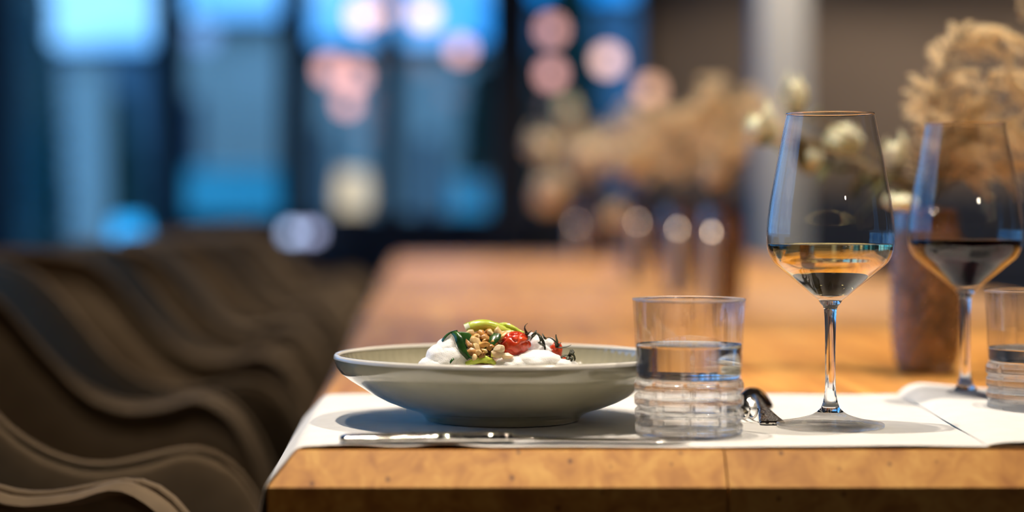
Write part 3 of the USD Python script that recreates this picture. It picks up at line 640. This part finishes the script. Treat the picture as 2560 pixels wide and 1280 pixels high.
onion('bright green spring onion lying across the top of the dish', [(1166, 823, -0.004), (1190, 815, -0.004), (1225, 815, -0.004), (1262, 826, -0.005), (1300, 836, -0.007)], [0.0043, 0.0044, 0.0042, 0.0034, 0.0020, 0.0010])
onion('thin spring onion strip behind the top one', [(1240, 818, 0.002), (1268, 814, 0.001), (1290, 824, 0.0), (1310, 832, -0.002)], [0.0014, 0.0018, 0.0016, 0.0007], False)
onion('short spring onion at the front of the bowl under the nuts', [(1164, 910, -0.026), (1190, 902, -0.026), (1215, 899, -0.026), (1238, 910, -0.025)], [0.0012, 0.0026, 0.0030, 0.0012], False)


def leaf(label, pts, wid, lift=(0, 0.25, 1), side=(0.45, -0.75, 0.45)):
    P = curve([fp(*q) for q in pts], 26); c = P[0].copy(); t = thing('wilted_leaf', label, 'leaf', c, 0, 'wilted green leaves in the bowl')
    w = np.interp(np.linspace(0, 1, 26), np.linspace(0, 1, len(wid)), wid); s = np.array(side, float); s /= np.linalg.norm(s)
    rows = []
    for u in np.linspace(-1, 1, 9): rows.append(P - c + s * (w * u)[:, None] + np.array(lift) * (0.0012 * (1 - u * u))[...] * np.ones((26, 1)))
    G = np.array(rows); G += 0.0006 * (fbm(G * 300, 3, 4)[..., None] - 0.5) * np.array([1, 1, 1]); obj('blade', cloth(G, 0.0007), GREENS, t, smooth=60)


leaf('dark green leaf edge running down the left side of the foam peak', [(1101, 872, -0.014), (1106, 855, -0.015), (1118, 841, -0.014), (1138, 833, -0.012)], [0.0012, 0.0026, 0.0036, 0.0036])
leaf('dark green leaf strip down the right side of the foam peak', [(1136, 832, -0.016), (1148, 850, -0.022), (1158, 876, -0.025), (1174, 898, -0.027)], [0.0022, 0.0026, 0.0024, 0.0014], (0, -0.6, 0.6), (0.9, -0.3, 0.3))
leaf('broad dark green leaf between the foam peak and the nuts', [(1142, 836, -0.012), (1156, 842, -0.014), (1165, 854, -0.017), (1168, 874, -0.020)], [0.003, 0.006, 0.0065, 0.004], (0, -0.6, 0.6), (0.85, -0.25, 0.45))
leaf('tiny green herb sliver on the left foam', [(1126, 909, -0.031), (1130, 904, -0.031), (1133, 900, -0.030)], [0.0004, 0.0008, 0.0003])
leaf('dark green leaf fold among the nuts', [(1228, 862, -0.020), (1236, 848, -0.017), (1244, 836, -0.013)], [0.002, 0.0036, 0.003], (0, -0.6, 0.6), (0.9, -0.3, -0.2))
leaf('dark green leaf scrap below the nuts', [(1200, 888, -0.020), (1208, 880, -0.021), (1216, 868, -0.020)], [0.0012, 0.0022, 0.0014])

# chopped nuts: every piece its own thing
rng = np.random.default_rng(11)


def shard(r, seed):
    g = np.random.default_rng(seed); p = g.normal(size=(22, 3)); p /= np.linalg.norm(p, axis=1)[:, None]; p *= np.array([1.25, 0.8, 0.75]) * (0.8 + 0.4 * g.random((22, 1)))
    m = trimesh.convex.convex_hull(p * r); return m


spots = [(1176, 834, 4.2), (1184, 846, 4.8), (1174, 863, 5.2), (1190, 858, 6.5), (1206, 866, 5.6), (1180, 880, 5.0), (1196, 882, 4.6), (1206, 838, 5.2), (1218, 846, 5.6), (1228, 836, 5.0), (1214, 852, 4.2), (1226, 868, 3.8),
         (1196, 842, 4.2), (1236, 856, 4.0), (1204, 890, 3.6), (1186, 893, 3.4), (1170, 848, 3.6), (1222, 830, 3.6), (1246, 836, 5.4), (1258, 842, 5.6), (1192, 871, 5.4), (1210, 876, 3.4)]
ORD = 'first second third fourth fifth sixth seventh eighth ninth tenth'.split()
rowof = lambda py: 0 if py < 839 else 1 if py < 853 else 2 if py < 870 else 3
rank = {}
for q in range(4):
    for j, p_ in enumerate(sorted([p for p in spots if rowof(p[1]) == q])): rank[p_] = j
for i, (px, py, r) in enumerate(spots):
    c = fp(px, py, -0.010 - 0.00028 * (py - 830)); k = i % 3 if i not in (3, 20) else 0
    m = shard(r * 0.00082, 100 + i); R = trimesh.transformations.random_rotation_matrix(np.random.default_rng(i).random(3)); m.apply_transform(R)
    o = obj('chopped_nut', moved(m, c), NUTS[k], None, smooth=48)
    tag(o, '%s chopped nut in the heap beside the tomato, %s row, %s from the left' % (['pale', 'golden', 'toasted'][k], ['top', 'upper middle', 'lower middle', 'bottom'][rowof(py)], ORD[rank[(px, py, r)]]), 'nut', 'chopped nuts in the heap')
for i, (px, py, r, lab) in enumerate([(1256, 838, 7.0, 'pale cheese cube wedged under the spring onion'), (1250, 872, 6.5, 'pale cheese piece standing left of the middle tomato'), (1242, 884, 6.8, 'pale cheese piece low in front of the middle tomato'), (1268, 890, 6.0, 'pale cheese piece under the middle tomato')]):
    m = shard(r * (0.00085 if i == 0 else 0.00062), 300 + i); tag(obj('cheese_piece', moved(m, fp(px, py, -0.026 if i else -0.008)), CHEESE, None, smooth=35), lab, 'cheese', 'pale cheese pieces')

# ------------------------------------------------------------------ vases and dried flowers
AMBER = mat('amber_glass', {'tc': ('texture_coordinate', {}), 'n': ('noise_texture', {'scale': 55.0, 'detail': 3.0}), 'r': ('rgb_ramp', {'ramp': [(0.36, (0.16, 0.075, 0.035)), (0.64, (0.66, 0.36, 0.16))]}),
             'p': ('principled_bsdf', {'roughness': 0.07, 'ior': 1.5, 'transmission_weight': 0.72, 'coat_weight': 1.0, 'coat_roughness': 0.03, 'coat_ior': 1.7})}, [('tc.object', 'n.vector'), ('n.fac', 'r.fac'), ('r.color', 'p.base_color')])
PLUME = mat('pampas_fluff', {'d': ('diffuse_bsdf', {'color': (0.86, 0.73, 0.49)}), 't': ('translucent_bsdf', {'color': (0.86, 0.73, 0.49)}), 'm': ('mix_closure', {'fac': 0.5})}, [('d.BSDF', 'm.closure1'), ('t.BSDF', 'm.closure2')], surface='m.closure')
STALK = plain('dried_stalk', (0.22, 0.15, 0.07), 0.8)
CREAM = noisy('cream_bloom', (0.80, 0.77, 0.48), (0.88, 0.86, 0.64), 40, 0.7, subsurface_weight=0.2, subsurface_scale=0.004)
IVORY = noisy('ivory_bloom', (0.70, 0.56, 0.36), (0.80, 0.68, 0.48), 40, 0.7)
FOL = noisy('dried_green_leaf', (0.06, 0.06, 0.015), (0.14, 0.13, 0.04), 40, 0.6)


def make_vase(label, loc):
    t = thing('vase', label, 'vase', loc, 0, 'amber glass vases along the table')
    pr_o = [(0, 0.0005), (0.022, 0.0), (0.0255, 0.002), (0.0285, 0.012), (0.0312, 0.03), (0.0325, 0.05), (0.0325, 0.10), (0.0318, 0.13), (0.030, 0.150), (0.029, 0.158)]
    fo = PchipInterpolator([p[1] for p in pr_o[1:]], [p[0] for p in pr_o[1:]]); z = np.linspace(0.0005, 0.158, 90)
    out = [(0, 0.0006)] + [(float(fo(k)), k) for k in z]; no = len(out)
    inn = [(0.0280, 0.1585), (0.0268, 0.157)] + [(float(fo(k)) - 0.003, k) for k in np.linspace(0.15, 0.012, 24)] + [(0.0, 0.0075)]
    hob = lambda th, R, Z, i: R + np.where((i > 6) & (i < no - 12), 0.0019 * np.sin(th * 16 + PI * (np.floor(Z / 0.009) % 2)) * np.abs(np.sin(PI * Z / 0.009)), 0)
    obj('body', lathe(out + inn, 180, hob), AMBER, t, smooth=40)
    return t


VASES = [(2316, 2.035), (1805, 3.42), (1700, 3.98), (1594, 4.76), (1470, 6.4)]
vlab = ['tall dimpled amber glass vase behind the red wine', 'dimpled amber vase behind the front tumbler, second in the row', 'blurred amber vase, third in the row along the table', 'blurred amber vase, fourth in the row along the table', 'blurred amber vase farthest down the table']
v0 = None
for (px, d), lab in zip(VASES, vlab):
    loc = (wx(px, d), d, T)
    if v0 is None: v0 = make_vase(lab, loc)
    else: dup(v0, loc, 0.3 * d, lab)


def plume(label, pts, d, fluff, count, seed, depth=0.0, width=0.0006):
    """pampas stem with a drooping tuft; pts are (px, py) measured at distance d"""
    g = np.random.default_rng(seed); P = curve([at(x, y, d + depth * i / (len(pts) - 1)) for i, (x, y) in enumerate(pts)], 60); c = P[0].copy(); P = P - c
    t = thing('pampas_plume', label, 'pampas grass', c, 0, 'dried pampas plumes in the vases')
    obj('stem', tube(P, np.linspace(0.0013, 0.0005, 60), 6), STALK, t, smooth=60)
    T0 = 0.30; nb = max(10, count // 70); per = count // nb; grid_u = np.linspace(0, 1, 60)
    tg = np.gradient(P, axis=0); tg /= np.linalg.norm(tg, axis=1)[:, None]; segs = []
    for q in range(nb):
        u = T0 + (1 - T0) * (q + g.random()) / nb; b0 = np.array([np.interp(u, grid_u, P[:, k]) for k in range(3)]); tq = np.array([np.interp(u, grid_u, tg[:, k]) for k in range(3)])
        nd = g.normal(size=3); nd -= nd @ tq * tq; nd /= np.linalg.norm(nd); L = fluff * (1.1 + 1.3 * g.random()) * (1.25 - 0.7 * (u - T0) / (1 - T0)); d0_ = tq * 0.8 + nd * (0.55 + 0.4 * g.random()); d0_ /= np.linalg.norm(d0_)
        w = np.sort(g.random(per)); bc = b0 + d0_ * (L * w)[:, None] + np.array([0, 0, -0.38]) * (L * w ** 2)[:, None]; dt = d0_ + np.array([0, 0, -0.7]) * w[:, None]; dt /= np.linalg.norm(dt, axis=1)[:, None]
        hd = g.normal(size=(per, 3)); hd /= np.linalg.norm(hd, axis=1)[:, None]; l = fluff * 0.42 * (0.5 + g.random(per)) * (1.1 - 0.6 * w); e = dt * 0.9 + hd * 0.75; e /= np.linalg.norm(e, axis=1)[:, None]
        p2 = bc + e * (l * 0.6)[:, None]; p3 = p2 + (e * 0.7 + np.array([0, 0, -0.4])) * (l * 0.45)[:, None]; segs.append(np.stack([bc, (bc + p2) / 2 + np.array([0, 0, 1]) * (l * 0.04)[:, None], p2, p3], 1))
    pts4 = np.concatenate(segs).reshape(-1, 3); count = nb * per
    pp = str(t.GetPath()); cv = UsdGeom.BasisCurves.Define(stage, pp + '/tuft'); cv.CreateTypeAttr('linear'); cv.CreatePointsAttr(Vt.Vec3fArray.FromNumpy(pts4.astype(np.float32)))
    cv.CreateCurveVertexCountsAttr(Vt.IntArray.FromNumpy(np.full(count, 4, np.int32))); cv.CreateWidthsAttr(Vt.FloatArray.FromNumpy(np.tile([width * 1.3, width * 1.2, width, width * 0.5], count).astype(np.float32))); cv.SetWidthsInterpolation('vertex')
    UsdShade.MaterialBindingAPI.Apply(cv.GetPrim()).Bind(PLUME); tag(cv.GetPrim(), None, None, None, 'stuff')


def bloom(label, px, py, d, wpx, hpx, seed, material, root=None, group='dried cream blooms in the vases'):
    """round layered bloom on a stem that comes out of the vase at root (px, py)"""
    c = at(px, py, d); rw, rh = wpx / 2 / F * d, hpx / 2 / F * d; t = thing('dried_bloom', label, 'flower', c, 0, group)
    g = np.random.default_rng(seed); core = blob((0, 0, 0), 1.0, seed, 0.12, 1.3, 3); core.vertices = np.array(core.vertices) * np.array([rw * 0.72, rw * 0.72, rh * 0.78])
    ptl = []
    for layer, npt, op in ((0, 5, 1.0), (1, 6, 0.82)):
        for j in range(npt):
            a0 = 2 * PI * (j + 0.5 * layer) / npt + g.normal() * 0.12; uu = np.linspace(-1, 1, 7); vv2 = np.linspace(0, 1, 9); top = 1.0 + 0.18 * g.normal() - 0.1 * layer
            G = np.array([[((math.sin(PI * (0.16 + 0.62 * q)) * op * (1 + 0.10 * abs(x_)) * rw) * math.cos(a0 + x_ * 0.62 * math.sin(PI * min(1, q * 0.75 + 0.18))), (math.sin(PI * (0.16 + 0.62 * q)) * op * (1 + 0.10 * abs(x_)) * rw) * math.sin(a0 + x_ * 0.62 * math.sin(PI * min(1, q * 0.75 + 0.18))), rh * (-0.95 + (1.9 * top) * q * (1 - 0.16 * x_ * x_))) for q in vv2] for x_ in uu])
            ptl.append(cloth(G, 0.0005))
    obj('flower_head', core, material, t, smooth=60)
    for p_ in ptl: obj('petal', p_, material, t, smooth=60)
    obj('calyx', lathe([(0, -rh * 1.16), (rw * 0.25, -rh * 1.1), (rw * 0.62, -rh * 0.80), (rw * 0.7, -rh * 0.70), (0, -rh * 0.6)], 20), FOL, t, smooth=60)
    if root is not None:
        q = at(root[0], root[1], root[2]) - c; obj('stem', tube(curve([(0, 0, -rh), q * 0.5 + np.array([0, 0, 0.01]), q], 24), 0.0012, 7), STALK, t, smooth=60)


dA = 2.035; R0 = (2316, 505)
for i, (pts, fl_, n_, lab) in enumerate([
        ([R0, (2330, 330), (2365, 150), (2420, 80), (2480, 80), (2530, 120)], 0.021, 3000, 'tallest pampas plume arching right above the red wine'),
        ([R0, (2390, 360), (2450, 250), (2510, 185), (2548, 230)], 0.018, 2000, 'pampas plume curling under the tallest one'),
        ([R0, (2335, 400), (2325, 290), (2312, 215)], 0.017, 1700, 'upright pampas plume at the left of the near vase'),
        ([R0, (2360, 430), (2430, 345), (2500, 320), (2565, 370)], 0.019, 2000, 'pampas plume leaning right behind the red wine rim'),
        ([R0, (2350, 470), (2450, 430), (2570, 420)], 0.016, 1400, 'low pampas plume leaning right toward the picture edge'),
        ([R0, (2470, 320), (2575, 120), (2545, 0)], 0.015, 1300, 'thin pampas plume rising at the right picture edge'),
        ([R0, (2340, 420), (2375, 280), (2400, 190)], 0.019, 2000, 'pampas plume in the middle of the near bunch'),
        ([R0, (2350, 420), (2410, 310), (2430, 250)], 0.018, 1700, 'pampas plume behind the middle one in the near bunch'),
        ([R0, (2340, 440), (2375, 400), (2390, 350)], 0.017, 1400, 'short pampas plume low in the near bunch, behind the glass'),
        ([R0, (2480, 380), (2590, 220), (2600, 120)], 0.017, 1300, 'pampas plume mostly outside the right picture edge'),
        ([R0, (2298, 430), (2284, 360)], 0.009, 420, 'short pampas sprig at the left of the near bunch')]):
    plume(lab, pts, dA, fl_, n_, 40 + i, depth=0.02 * ((i % 3) - 1))
for i, (px, py, w, h, dd, lab) in enumerate([(1985, 240, 66, 92, 2.13, 'highest cream bud above the white wine rim'), (1905, 320, 84, 78, 2.13, 'cream bud left of the white wine rim'), (2110, 345, 92, 84, 2.12, 'cream bud seen through the white wine glass'),
                                             (2238, 385, 60, 70, 2.06, 'small yellow green bud between the wine glasses'), (2252, 505, 80, 40, 2.00, 'flat yellow green bloom on the near vase rim'), (2020, 400, 70, 60, 2.12, 'cream bud low at the left inside the white wine glass')]):
    bloom(lab, px, py, dd, w, h, 60 + i, CREAM, (2316, 515, dA))


def sprig(label, px, py, d, n_, spread, seed, root):
    g = np.random.default_rng(seed); c = at(px, py, d); t = thing('leaf_sprig', label, 'foliage', c, 0, 'dried leaf sprigs in the vases'); q = at(*root) - c
    obj('stem', tube(curve([(0, 0, 0), q * 0.5 + np.array([0, 0, 0.012]), q], 20), 0.0012, 6), STALK, t, smooth=60)
    for k in range(n_):
        b0 = q * g.random() * 0.5 + g.normal(size=3) * spread * 0.35; dr = g.normal(size=3); dr /= np.linalg.norm(dr); s = np.cross(dr, [0, 0, 1]); s /= np.linalg.norm(s); L = spread * (0.6 + 0.6 * g.random())
        uu = np.linspace(0, 1, 8); wv = np.sin(PI * uu) ** 0.8 * L * 0.24; mid = b0 + dr * (uu * L)[:, None] + np.array([0, 0, -1]) * (uu ** 2 * L * 0.3)[:, None]
        obj('leaf', cloth(np.stack([mid - s * wv[:, None], mid + np.array([0, 0, 0.001]), mid + s * wv[:, None]], 0), 0.0004), FOL, t, smooth=60)


sprig('dark green dried leaves seen through the white wine glass', 2140, 420, 2.12, 12, 0.035, 71, (2316, 515, dA))
sprig('dark olive dried leaves between the two wine glasses', 2235, 450, 2.05, 10, 0.030, 72, (2316, 515, dA))
sprig('olive dried leaves under the cream buds at the left', 1950, 330, 2.13, 9, 0.030, 73, (2316, 515, dA))
# bunches in the farther vases
k = 80
for (vx_, d), lean, tall in (((1805, 3.42), 0.8, 255), ((1700, 3.98), 0.4, 230), ((1594, 4.76), -0.2, 190), ((1470, 6.4), -0.6, 150)):
    for j in range(5):
        k += 1; g = np.random.default_rng(k); dx = (j - 2) * 32 * 3.4 / d * 1.1 + 22 * lean; hh = tall * (0.75 + 0.4 * g.random())
        nm = ['far left', 'left', 'middle', 'right', 'far right'][j]; vn = {3.42: 'second', 3.98: 'third', 4.76: 'fourth', 6.4: 'last'}[d]
        plume('blurred pampas plume, %s in the bunch of the %s vase' % (nm, vn), [(vx_, 510), (vx_ + dx * 0.4, 510 - hh * 0.5), (vx_ + dx, 510 - hh), (vx_ + dx * 1.5, 510 - hh * 0.95)], d, 0.045, 700, k, 0.0, 0.0012)
for i, (px, py, d, w, h, m_, lab) in enumerate([(1375, 480, 6.2, 80, 100, IVORY, 'blurred ivory bloom lowest at the left of the last vase'), (1465, 395, 6.35, 85, 85, IVORY, 'blurred ivory bloom in the middle of the last vase'), (1352, 365, 6.45, 66, 70, IVORY, 'blurred ivory bloom at the far left of the last vase'),
                                                (1420, 285, 6.3, 45, 60, CREAM, 'blurred yellow green bud on top of the last vase'), (1560, 400, 4.7, 80, 70, IVORY, 'blurred ivory bloom in the fourth vase'), (1540, 540, 4.7, 60, 80, IVORY, 'blurred ivory bloom hanging low by the fourth vase'), (1790, 440, 3.4, 60, 60, IVORY, 'blurred ivory bloom in the second vase')]):
    vv = min(VASES, key=lambda q: abs(q[1] - d)); bloom(lab, px, py, d, w, h, 160 + i, m_, (vv[0], 515, vv[1]))

# ------------------------------------------------------------------ far lamps: small pink globes on cords, and lanterns on the sideboard
def glow(name, color, s): return mat(name, {'e': ('emission', {'color': color, 'strength': s})}, surface='e.emission')


BLUISH = glow('bluish_glow', (0.22, 0.48, 1.0), 0.9)
PINK, ROSE, PEACH = glow('pink_glow', (1.0, 0.62, 0.55), 2.6), glow('rose_glow', (1.0, 0.50, 0.46), 2.0), glow('peach_glow', (1.0, 0.55, 0.36), 2.0)
LAMP = [(905, 40, 9.4, 0.105, PINK, 'leftmost of the two top pink globes'), (960, 25, 9.6, 0.075, PEACH, 'between the two top pink globes'), (1060, 35, 9.4, 0.105, PINK, 'right one of the two top pink globes'), (1152, 125, 9.2, 0.085, ROSE, 'low rose globe left of the dark pier'),
        (825, 175, 10.0, 0.100, ROSE, 'faint globe above the cream lantern'), (885, 190, 9.7, 0.100, ROSE, 'faint globe at the right above the cream lantern'), (868, 258, 9.3, 0.080, ROSE, 'faint globe lowest above the cream lantern'), (508, 92, 9.6, 0.130, BLUISH, 'cool bluish globe alone at the second window'), (1380, 75, 9.2, 0.085, ROSE, 'highest globe right of the dark pier'), (1378, 185, 8.7, 0.080, ROSE, 'lower globe right of the dark pier'), (1520, 150, 9.0, 0.090, PINK, 'globe in front of the narrow window'), (1625, 225, 9.0, 0.085, PEACH, 'lowest peach globe before the taupe wall')]
for px, py, d, dia, m_, lab in LAMP:
    c = at(px, py, d); t = thing('pendant_lamp', 'small glowing pendant lamp, ' + lab, 'lamp', (c[0], c[1], c[2]), 0, 'glowing globe pendants')
    obj('globe', trimesh.creation.icosphere(3, dia / 2), m_, t, smooth=60); obj('cap', lathe([(0, dia / 2 - 0.004), (0.014, dia / 2 - 0.004), (0.014, dia / 2 + 0.03), (0.003, dia / 2 + 0.036), (0, dia / 2 + 0.036)], 16), BLACK_METAL, t)
    obj('cord', tube([(0, 0, dia / 2 + 0.03), (0, 0, ZC - c[2])], 0.0025, 6), BLACK_METAL, t)


def lantern(px, d, r, h, zb, color, s, label):
    t = thing('lantern', label, 'lantern', (wx(px, d), d, zb), 0, 'glowing lanterns on the sideboard'); m_ = glow('lantern_glow_%d' % int(px), color, s)
    obj('base', lathe([(0, 0), (r, 0), (r, 0.012), (0, 0.012)], 24), BLACK_METAL, t); obj('shade', lathe([(0, 0.012), (r * 0.8, 0.012), (r, h * 0.4), (r * 0.8, h), (0, h)], 24), m_, t, smooth=60)


lantern(882, 10.5, 0.085, 0.21, 0.88, (1.0, 0.86, 0.62), 0.8, 'round cream glowing lantern on the black sideboard')


def side_table(px, d, h, label):
    t = thing('side_table', label, 'table', (wx(px, d), d, 0))
    obj('top', lathe([(0, h - 0.02), (0.20, h - 0.02), (0.20, h), (0, h)], 32), BLACKWOOD, t); obj('stem', lathe([(0, 0.02), (0.02, 0.02), (0.02, h - 0.02), (0, h - 0.02)], 16), BLACK_METAL, t); obj('foot', lathe([(0, 0), (0.16, 0), (0.15, 0.02), (0, 0.025)], 32), BLACK_METAL, t)


side_table(322, 10.0, 0.70, 'small dark side table by the leftmost window')
side_table(755, 9.8, 0.76, 'small dark side table in front of the black sideboard')
lantern(322, 10.0, 0.085, 0.16, 0.70, (0.03, 0.42, 1.0), 1.6, 'bright blue glowing lantern on the side table by the leftmost window')
lantern(732, 9.8, 0.035, 0.06, 0.76, (0.5, 0.65, 1.0), 3.0, 'small bluish glowing lantern, left one of the pair on the side table')
lantern(778, 9.8, 0.035, 0.06, 0.76, (0.6, 0.65, 1.0), 2.2, 'small bluish glowing lantern, right one of the pair on the side table')

# slim candle glasses between the far vases
FLAME = glow('candle_flame', (1.0, 0.74, 0.52), 15.0); WAX = plain('white_wax', (0.8, 0.76, 0.68), 0.5)
for (px, py, d), lab in zip([(1779, 580, 3.25), (1694, 572, 3.82), (1594, 555, 4.55), (1440, 560, 6.2)], ['in front of the second vase', 'in front of the third vase', 'in front of the fourth vase', 'in front of the last vase']):
    h = T + EYE - (py - VY) / F * d - T; t = thing('candle_glass', 'slim candle glass with a small flame ' + lab, 'candle', (wx(px, d), d, T), 0, 'slim candle glasses')
    obj('glass', lathe([(0, 0.001), (0.012, 0.0), (0.013, 0.01), (0.013, h + 0.02), (0.0122, h + 0.02), (0.0122, 0.004), (0, 0.004)], 32), THIN, t); obj('candle', lathe([(0, 0.0045), (0.009, 0.0045), (0.009, h - 0.008), (0, h - 0.007)], 24), WAX, t)
    obj('flame', moved(lathe([(0, -0.004), (0.0018, -0.0025), (0.0022, 0.0), (0.0012, 0.003), (0, 0.0055)], 16), (0, 0, h)), FLAME, t)
